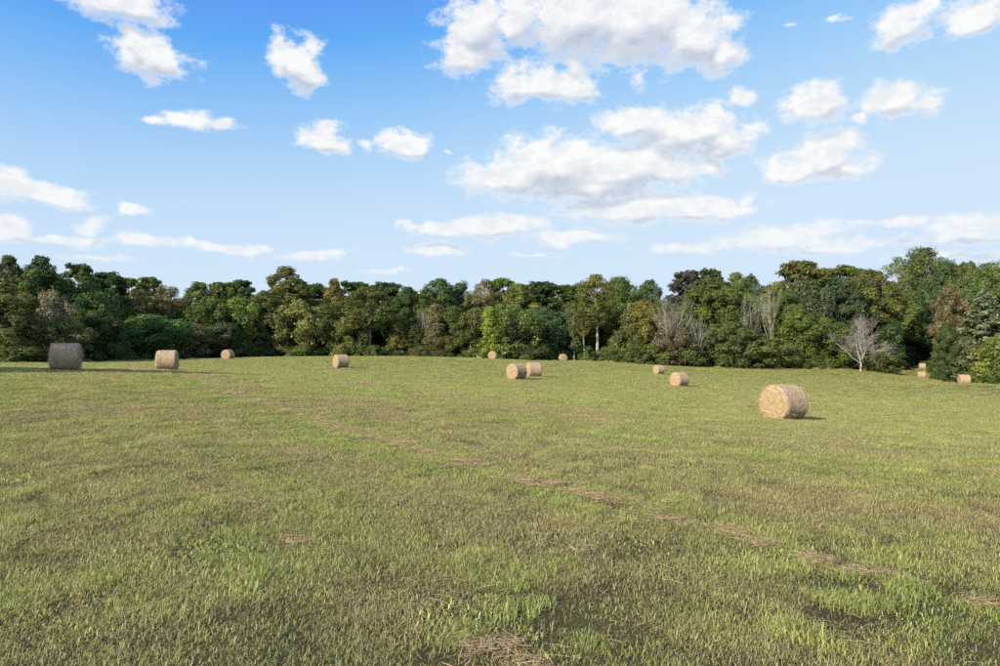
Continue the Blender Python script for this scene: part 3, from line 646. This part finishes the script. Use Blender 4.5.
# ------------------------------------------------------------------ the mass of the wood behind and beside them
SKY_Y = np.array([(-400, 262), (0, 262), (40, 262), (60, 280), (110, 280), (180, 290), (240, 288), (270, 290), (287, 276), (310, 290), (400, 290), (436, 286), (480, 288), (560, 290), (596, 284), (650, 290), (680, 292), (712, 282), (760, 284), (797, 274), (850, 276), (890, 270), (923, 258), (960, 270), (1000, 270), (1400, 265)], float)
rs = np.random.RandomState(11); wp, wr, ws, wi = [], [], [], []
mass_keys = ['A0', 'A1', 'A2', 'A3', 'B0', 'P1', 'E0', 'L0', 'L1', 'L2']
for _ in range(5200):
    x = rs.uniform(-170, 190); y = rs.uniform(-40, 235)
    if in_field(x, y) or y < -35: continue
    ed = float(edge_dist(np.array([x]), np.array([y]))[0])
    if ed < 7 or ed > 62: continue
    px = 500 + FPX * x / y if y > 20 else (-400 if x < 0 else 1400)
    if any((x - q[0]) ** 2 + (y - q[1]) ** 2 < 5.2 ** 2 for q in wp): continue
    z = gz(x, y); sy = float(np.interp(px, SKY_Y[:, 0], SKY_Y[:, 1]))
    inview = -60 < px < 1060 and y > 20
    H = min(EYE + (HOR - sy - rs.uniform(6, 26)) * y / FPX - z, rs.uniform(17, 26)) if inview else rs.uniform(12, 17)
    H = max(H, 5); rw = rs.uniform(4.6, 6.6); k = rs.randint(7) if H / rw > 2.6 else rs.randint(7, 10); h0, r0, _m = PROTO[mass_keys[k]]
    wp.append((x, y, z)); wr.append((0, 0, rs.uniform(0, 6.28))); ws.append((rw / r0, rw / r0, H / h0)); wi.append(k)
for (x, y, H, rw) in [(-41.5, 16.5, 17, 3.4), (-47, 12, 16, 3.8), (-52, 5, 15, 4.5)]:    # a clump out of frame whose shade reaches the leftmost bale
    wp.append((x, y, gz(x, y))); wr.append((0, 0, x)); ws.append((rw / 6, rw / 6, H / 20)); wi.append(0)
wood_o = tag(scatter('woodland', wp, wr, ws, wi, [protos_obj[k][1] for k in mass_keys], c4(COL['md'])), 'dense dark mass of the wood behind the nearest trees', 'woodland', kind='stuff')
tag(scatter('trunk', wp, wr, ws, wi, [protos_obj[k][0] for k in mass_keys], parent=wood_o), kind='stuff')

# undergrowth along the field edge
up_, ur, us, ui = [], [], [], []
seg = np.hypot(*(EDGE[1:] - EDGE[:-1]).T)
for (a, b, L) in zip(EDGE[:-1], EDGE[1:], seg):
    for _ in range(int(L * 1.5)):
        t = rs.rand(); nrm = np.array([-(b - a)[1], (b - a)[0]]) / L; q = a + (b - a) * t + nrm * rs.uniform(-.6, 7.5)
        s = rs.uniform(.35, 1.0); up_.append((q[0], q[1], gz(*q) - .1)); ur.append((0, 0, rs.uniform(0, 6.28))); us.append((s, s, s * rs.uniform(.5, 1.0))); ui.append(rs.randint(3))
tag(scatter('undergrowth', up_, ur, us, ui, [protos_obj[k][1] for k in ('S0', 'S1', 'S2')], c4(COL['md'])), 'low green undergrowth along the edge of the wood', 'undergrowth', kind='stuff')

# ------------------------------------------------------------------ hay bales
def m_hay(name, end):
    m, t = new_mat(name)
    p = t.node('ShaderNodeTexCoord').outputs['Object']; s = t.node('ShaderNodeSeparateXYZ', {0: p}); oi = t.node('ShaderNodeObjectInfo')
    if end:     # rolled layers seen end on
        rad = t.math('SQRT', t.math('ADD', t.math('MULTIPLY', s.outputs[0], s.outputs[0]), t.math('MULTIPLY', s.outputs[2], s.outputs[2])))
        ang = t.math('ARCTAN2', s.outputs[2], s.outputs[0])
        q = t.node('ShaderNodeCombineXYZ', {0: t.math('MULTIPLY', rad, 16), 1: t.math('MULTIPLY', ang, 1.6), 2: oi.outputs['Random']}).outputs[0]
        n = t.noise(q, 1.6, 4, .65, dist=.8); n2 = t.noise(p, 26, 3, .7)
        c = t.mix(t.ramp(n, .3, .7), c4((.25, .165, .088)), c4((.50, .385, .220)))
        c = t.mix(t.ramp(n2, .55, .8, 0, .6), c, c4((.60, .47, .29)))
    else:       # net-wrapped barrel, rings of hay round it
        q = t.vec('MULTIPLY', p, (2.5, 9, 2.5)); n = t.noise(q, 1.4, 5, .7); n2 = t.noise(p, 22, 3, .7)
        c = t.mix(t.ramp(n, .3, .72), c4((.29, .205, .135)), c4((.50, .375, .25)))
        c = t.mix(t.ramp(n2, .55, .85, 0, .5), c, c4((.52, .40, .28)))
        w_ = t.noise(p, 1.6, 3, .6); c = t.mix(t.ramp(w_, .5, .75, 0, .45), c, c4((.20, .155, .12)))
    h = t.math('ADD', n, t.math('MULTIPLY', n2, .6))
    bmp = t.node('ShaderNodeBump', {'Strength': .9, 'Distance': .035, 'Height': h})
    hs = t.node('ShaderNodeHueSaturation', {'Value': t.math('MULTIPLY_ADD', oi.outputs['Random'], .16, .92), 'Color': c})
    bs = t.node('ShaderNodeBsdfPrincipled', {'Base Color': hs.outputs[0], 'Roughness': .9, 'Normal': bmp.outputs[0]}); bs.inputs['Specular IOR Level'].default_value = .15
    finish(t, bs.outputs[0]); return m
HAY_B, HAY_E = m_hay('hay_barrel', False), m_hay('hay_end', True)
def m_straw():
    m, t = new_mat('straw'); r = t.node('ShaderNodeAttribute', attribute_name='rnd').outputs['Fac']
    c = t.mix(r, c4((.34, .225, .125)), c4((.60, .445, .265))); finish(t, leafy(t, c, .15, .02)); return m
STRAW = m_straw()
BR, BL = .75, 1.24
def bale_meshes(seed):
    """axis along local y, centre at the origin"""
    rs = np.random.RandomState(seed); na, nl = 72, 22
    th = np.arange(na) * 2 * math.pi / na
    def prof(a, l):      # radius with hay lumps, wrapping rings and a flattened foot
        r = BR * (1 + .012 * math.cos(2 * a) + .010 * math.sin(3 * a + seed) + .009 * math.sin(7 * a + l * 2 + seed) + .006 * math.sin(l * 21 + seed) + .004 * math.sin(l * 47)) + rs.normal(scale=.008)
        x, z = r * math.cos(a), r * math.sin(a)
        return x, max(z, -BR * .955)
    v, f = [], []
    ls = np.linspace(-1, 1, nl)
    for i, l in enumerate(ls):
        e = max(0, abs(l) - .90) / .10; k = 1 - .075 * e * e
        for a in th: x, z = prof(a, l); v.append((x * k, l * BL / 2, z * k if z > 0 else z * (k * .6 + .4)))
    for i in range(nl - 1):
        for j in range(na): j2 = (j + 1) % na; f.append((i * na + j, i * na + j2, (i + 1) * na + j2, (i + 1) * na + j))
    barrel = mesh_np('net_wrap', v, [tuple(reversed(q)) for q in f], smooth=True)
    ends = []
    for sgn in (-1, 1):
        rim = v[:na] if sgn < 0 else v[-na:]; ev, ef = [], []; K = 12
        for k in range(K):
            s = 1 - k / K; bulge = .05 * (1 - s ** 4) + .012 * math.sin(k * 2.7 + seed)
            for j, (x, y, z) in enumerate(rim):
                n = rs.normal(scale=.010) if k else 0
                ev.append((x * s, sgn * (BL / 2 + (bulge if k else 0) + n), z * s))
        ev.append((0, sgn * (BL / 2 + .04), 0))
        for k in range(K - 1):
            for j in range(na): j2 = (j + 1) % na; q = (k * na + j, k * na + j2, (k + 1) * na + j2, (k + 1) * na + j); ef.append(q if sgn < 0 else tuple(reversed(q)))
        for j in range(na): q = ((K - 1) * na + j, (K - 1) * na + (j + 1) % na, K * na); ef.append(q if sgn < 0 else tuple(reversed(q)))
        ends.append(mesh_np('end_face', ev, ef, smooth=True))
    # loose straws that stick out of the ends and the wrap
    sv, sf, sr = [], [], []
    for q in range(1000):
        if rs.rand() < .6:
            sg = rs.choice((-1, 1)); a = rs.rand() * 6.28; rr = BR * math.sqrt(rs.rand()) * .97; p = np.array([rr * math.cos(a), sg * (BL / 2 + .02), rr * math.sin(a)]); dr = np.array([-math.sin(a) * rs.choice((-1, 1)), sg * rs.uniform(.1, .7), math.cos(a) * rs.uniform(-1, 1)])
        else:
            a = rs.rand() * 6.28; p = np.array([BR * math.cos(a), rs.uniform(-.5, .5) * BL, BR * math.sin(a)]) * np.array([.99, 1, .99]); dr = np.array([-math.sin(a) + math.cos(a) * .35, rs.normal(scale=.4), math.cos(a) + math.sin(a) * .35])
        if p[2] < -BR * .93: continue
        dr /= np.linalg.norm(dr); L = rs.uniform(.06, .20); sd_ = np.cross(dr, rand_dirs(rs, 1)[0]); sd_ *= .0036 / (np.linalg.norm(sd_) + 1e-9); b = len(sv)
        sv += [p - sd_, p + sd_, p + dr * L + sd_ - np.array([0, 0, L * .15]), p + dr * L - sd_ - np.array([0, 0, L * .15])]; sf.append((b, b + 1, b + 2, b + 3)); sr += [rs.rand()] * 4
    st = mesh_np('loose_straw', np.array(sv), np.array(sf), {'rnd': sr})
    barrel.materials.append(HAY_B); [e.materials.append(HAY_E) for e in ends]; st.materials.append(STRAW)
    return barrel, ends[0], ends[1], st
BALES_M = [bale_meshes(1), bale_meshes(2), bale_meshes(3)]
# (column, base row, height in pixels, turn of the left end away from the camera in degrees, label)
BALES = [
    (66, 27.6, 98, 'largest shaded bale on the left, brown barrel side towards the camera'),
    (167.3, 20.8, 98, 'second bale from the left, barrel side on, casting a thin shadow'),
    (228, 9.8, 32, 'third bale from the left, far off before dark trees, round end lit'),
    (341, 14.0, 68, 'lone bale left of centre showing mostly its side'),
    (480, 7.4, 15, 'tiny half hidden bale left of the central far bale'),
    (493, 8.3, 14, 'small far bale at centre with its round end facing the camera'),
    (516.5, 16.4, 46, 'front bale of the touching pair near the centre'),
    (533.5, 14.6, 72, 'rear bale of the touching pair near the centre'),
    (563, 7.2, -18, 'small dark far bale right of centre under the slender trees'),
    (658.5, 9.3, 50, 'small bale behind and left of the second largest right bale'),
    (679, 14.5, 45, 'mid-sized bale left of the nearest bale, round end lit'),
    (782.5, 35.5, 40, 'nearest and biggest bale with golden spiral end'),
    (921, 7.2, 82, 'small bale in the bay on the right, lower of two'),
    (922, 6.2, 84, 'tiny farthest bale in the bay, upper of two'),
    (963.5, 10.2, 70, 'rightmost bale at the foot of the shrubs'),
]
for i, (px, hp, turn, label) in enumerate(BALES):
    d = FPX * 1.455 / hp
    x, y = at(px, d); z = gz(x, y)
    root = bpy.data.objects.new('hay_bale', None); col.objects.link(root); root.empty_display_size = .5
    view = math.atan2(x, y)                                   # bearing of the bale, clockwise from +y
    # local -y end looks towards the camera when rz = -view; turning it left by "turn"
    root.rotation_euler = (0, 0, -view - R(turn)); sc = rnd.uniform(.985, 1.015) * (1.0 if i else 1.0)
    k = 1.0
    root.scale = (sc, sc * k, sc); root.location = (x, y, z)
    tag(root, label, 'hay bale', 'round hay bales lying on the field')
    B = BALES_M[i % 3]
    sl = [gz(x + q * .5 * math.cos(-view - R(turn)), y + q * .5 * math.sin(-view - R(turn))) for q in (-1, 1)]
    lift = BR * .955 - .035
    for nm, mesh in zip(('net_wrap', 'end_face', 'end_face', 'loose_straw'), B):
        o = add(nm, mesh, parent=root); o.location = (0, 0, lift)
        if nm == 'loose_straw': o['kind'] = 'stuff'

# ------------------------------------------------------------------ grass
def tuft(name, seed, n, rad, hmin, hmax, width, tone, bend, flat=False, spread=.5):
    rs = np.random.RandomState(seed); V, F, T, Q = [], [], [], []; b = 0
    for k in range(n):
        r = rad * math.sqrt(rs.rand()); a = rs.rand() * 6.283; p = np.array([r * math.cos(a), r * math.sin(a), 0]); th = rs.rand() * 6.283; h = rs.uniform(hmin, hmax); w_ = width * rs.uniform(.6, 1.4)
        lean = rs.uniform(.25, 1.0) * spread * 1.35; dr = np.array([math.cos(th), math.sin(th), 0.]); sd_ = np.array([-dr[1], dr[0], 0])
        tn = np.clip(rs.normal(tone, .22), 0, 1); q = rs.rand()
        if flat:
            sd_ = sd_ + np.array([0, 0, 1.]) * rs.normal(scale=.9); sd_ /= np.linalg.norm(sd_); ph = rs.uniform(-.12, .25); d3 = dr * math.cos(ph) + np.array([0, 0, math.sin(ph)]); p = p + np.array([0, 0, rs.uniform(.01, .06)]); p1 = p + d3 * h * .5 + np.array([0, 0, h * .04]); p2 = p + d3 * h
            pts = [p - sd_ * w_, p + sd_ * w_, p1 + sd_ * w_, p1 - sd_ * w_, p2 + sd_ * w_ * .6, p2 - sd_ * w_ * .6]
        else:
            up1 = np.array([0, 0, 1.]) * math.cos(lean) + dr * math.sin(lean); l2 = lean + bend * rs.uniform(.3, 1.3); up2 = np.array([0, 0, 1.]) * math.cos(l2) + dr * math.sin(l2)
            p1 = p + up1 * h * .55; p2 = p1 + up2 * h * .45; p = p - np.array([0, 0, .02])
            pts = [p - sd_ * w_, p + sd_ * w_, p1 + sd_ * w_ * .8, p1 - sd_ * w_ * .8, p2 + sd_ * w_ * .12, p2 - sd_ * w_ * .12]
        V += pts; F += [(b, b + 1, b + 2, b + 3), (b + 3, b + 2, b + 4, b + 5)]; T += [tn] * 6; Q += [q] * 6; b += 6
    m = mesh_np(name, np.array(V), np.array(F), {'tone': T, 'rnd': Q}); m.materials.append(STRAW if flat else (THATCH if name.startswith('thatch') else BLADE)); return m
TUFTS = [
    tuft('grass_tuft', 1, 400, .30, .02, .070, .0017, .14, 1.0, spread=.98), tuft('grass_tuft', 2, 400, .30, .02, .060, .0017, .26, 1.1, spread=1.12), tuft('grass_tuft', 3, 260, .17, .04, .100, .0019, .02, 1.0, spread=.72),     # green swards, lush clump
    tuft('dry_tuft', 4, 360, .30, .02, .065, .0015, .72, 1.0, spread=1.15), tuft('dry_tuft', 5, 340, .30, .03, .07, .0015, .48, 1.1, spread=1.12),                                    # dry, bent stubble
    tuft('straw_wisp', 6, 130, .14, .02, .12, .0012, 1.1, .2, True), tuft('straw_wisp', 7, 30, .30, .03, .17, .0012, .88, .2, True),                                               # cut hay left lying
    tuft('stubble_patch', 8, 340, .32, .015, .045, .0019, .34, 1.0, spread=1.15), tuft('thatch_patch', 10, 420, .36, .02, .06, .0019, .80, .5, spread=1.35), tuft('dry_stem', 11, 14, .34, .10, .20, .0014, .85, .8, spread=.9), tuft('clover_patch', 9, 150, .24, .02, .045, .0042, .06, 1.2, spread=1.1),
]
root_g = bpy.data.objects.new('grass', None)
gp, gr, gs, gi_ = [], [], [], []
rs = np.random.RandomState(5)
def lay(n, dlo, dhi, size, zsc, dryness=1.0):
    half = 1.05
    u = rs.rand(n); d = np.sqrt(dlo ** 2 + (dhi ** 2 - dlo ** 2) * u); x = rs.uniform(-1, 1, n) * (half * d + 1.5); y = d
    ok = in_field(x, y) | (edge_dist(x, y) < 1.5); x, y = x[ok], y[ok]; n = len(x)
    ph = row_phase(x, y); near_line = np.abs(ph - np.round(ph)) * ROW_S          # metres from a windrow
    brk = fbm(x * .55 + 40, y * .55); dry = fbm(x * .35 + 11, y * .35 + 5, 4); lush = fbm(x * .9 + 80, y * .9 + 3, 3)
    r = rs.rand(n)
    idx = np.where(r < .36, 0, np.where(r < .70, 1, 7))
    dr_ = (r < np.clip((dry - .42) * 3.0, .06, .65) * dryness); idx = np.where(dr_, np.where(rs.rand(n) < .5, 3, 4), idx)
    idx = np.where((lush > .60) & (rs.rand(n) < .6), 2, idx)
    idx = np.where((fbm(x * .7 + 30, y * .7 + 60, 3) > .62) & (rs.rand(n) < .35 * dryness), 10, idx); idx = np.where((rs.rand(n) < .07) & (y < 30), 9, idx)          # clover and weeds in patches
    idx = np.where(rs.rand(n) < .05, 6, idx)
    bare_ = (np.abs(ph) < .5) & (near_line < .16) & (rs.rand(n) < .25); x, y, idx = x[~bare_], y[~bare_], idx[~bare_]; n = len(x)      # the windrow smothers the grass under it
    s = size * rs.uniform(.75, 1.3, n)
    gp.append(np.stack([x, y, ground_z(x, y)], 1)); gr.append(np.stack([rs.normal(scale=.05, size=n), rs.normal(scale=.05, size=n), rs.uniform(0, 6.283, n)], 1))
    gs.append(np.stack([s, s, s * zsc * rs.uniform(.7, 1.3, n)], 1)); gi_.append(idx)
lay(6600, 1.6, 13, 1.0, .82, 1.5); lay(19500, 12, 30, 1.35, .66, 1.1); lay(36000, 28, 62, 2.0, .66, .7); lay(66000, 60, 175, 3.4, .58, .5)
def hay_lines(dlo, dhi, per_m, size):
    """cut hay the rake missed: thin broken trails along the mower rows"""
    for k in range(-26, 30):
        u0 = ROW_0 + k * ROW_S; main = 1.0 if k == 0 else (.75 if k == -1 else rs.uniform(.05, .3))
        n = int(per_m * main * 2 * dhi * 1.3); v = rs.uniform(-dhi * 1.3, dhi * 1.3, n); u = u0 + rs.normal(scale=.09 + .04 * size, size=n) * (.8 + 1.6 * (rs.rand(n) < .25))
        x = u * ROW_N[0] + v * ROW_T[0]; y = u * ROW_N[1] + v * ROW_T[1]; u2 = (fbm(x * .12, y * .12) - .5) * 1.0; x = x - u2 * ROW_N[0]; y = y - u2 * ROW_N[1]
        dn = fbm(v * .28 + k * 7.7, np.full(n, k * 3.1), 3); ok = (y > dlo) & (y < dhi) & (np.abs(x) < 1.05 * y + 1.5) & (dn + rs.normal(scale=.07, size=n) > (.20 if k == 0 else .50)) & in_field(x, y)
        x, y = x[ok], y[ok]; n = len(x); s = size * rs.uniform(.7, 1.4, n)
        gp.append(np.stack([x, y, ground_z(x, y) + .016], 1)); gr.append(np.stack([np.zeros(n), np.zeros(n), rs.uniform(0, 6.283, n)], 1)); gs.append(np.stack([s, s, s * .8], 1)); gi_.append(np.where(rs.rand(n) < (.55 if k == 0 else .16), 5, 6))
# matted thatch under it all
X_, Y_ = np.meshgrid(np.arange(-26, 26, .36), np.arange(1.5, 24, .36)); ok = np.abs(X_) < 1.05 * Y_ + 1.5; x = X_[ok] + rs.uniform(-.17, .17, ok.sum()); y = Y_[ok] + rs.uniform(-.17, .17, ok.sum()); n = len(x); s = rs.uniform(.85, 1.2, n)
gp.append(np.stack([x, y, ground_z(x, y)], 1)); gr.append(np.stack([np.zeros(n), np.zeros(n), rs.uniform(0, 6.283, n)], 1)); gs.append(np.stack([s, s, s * .8], 1)); gi_.append(np.full(n, 8))
hay_lines(1.6, 16, 15, .85); hay_lines(16, 90, 4.5, 1.5)
# spilled hay round the nearer bales
for (px, hp, turn, label) in BALES:
    if hp < 14: continue
    bx, by = at(px, FPX * 1.455 / hp); n = 34; a = rs.uniform(0, 6.283, n); r = .55 + rs.gamma(2, .22, n); x = bx + r * np.cos(a); y = by + r * np.sin(a); s = rs.uniform(.6, 1.2, n)
    gp.append(np.stack([x, y, ground_z(x, y) + .015], 1)); gr.append(np.stack([np.zeros(n), np.zeros(n), a * 3], 1)); gs.append(np.stack([s, s, s], 1)); gi_.append(np.where(rs.rand(n) < .5, 5, 6))
# rank grass the mower left along the wood
for (a, b) in zip(EDGE[3:-4], EDGE[4:-3]):
    L = np.hypot(*(b - a)); n = int(L * 7); t = rs.rand(n); nrm = np.array([-(b - a)[1], (b - a)[0]]) / L; off = rs.normal(-.9, .9, n)
    x = a[0] + (b - a)[0] * t + nrm[0] * off; y = a[1] + (b - a)[1] * t + nrm[1] * off; s = rs.uniform(1.6, 2.8, n)
    gp.append(np.stack([x, y, ground_z(x, y)], 1)); gr.append(np.stack([np.zeros(n), np.zeros(n), t * 60], 1)); gs.append(np.stack([s, s, s * rs.uniform(1.2, 4.0, n)], 1)); gi_.append(np.where(rs.rand(n) < .4, 2, 4))
proto_o = []
for k, m in enumerate(TUFTS):      # one tuft of each kind stands in the field as itself
    x, y = -2.8 + .7 * k, 5.2 + .3 * (k % 3); o = add(m.name.split('.')[0], m); o.location = (x, y, gz(x, y)); proto_o.append(o)
go_ = scatter('grass', np.vstack(gp), np.vstack(gr), np.vstack(gs), np.concatenate(gi_), proto_o)
tag(go_, 'short mown grass and dry stubble covering the field', 'grass', kind='stuff')
for o in proto_o: o.parent = go_; o['kind'] = 'stuff'
bpy.data.objects.remove(root_g)
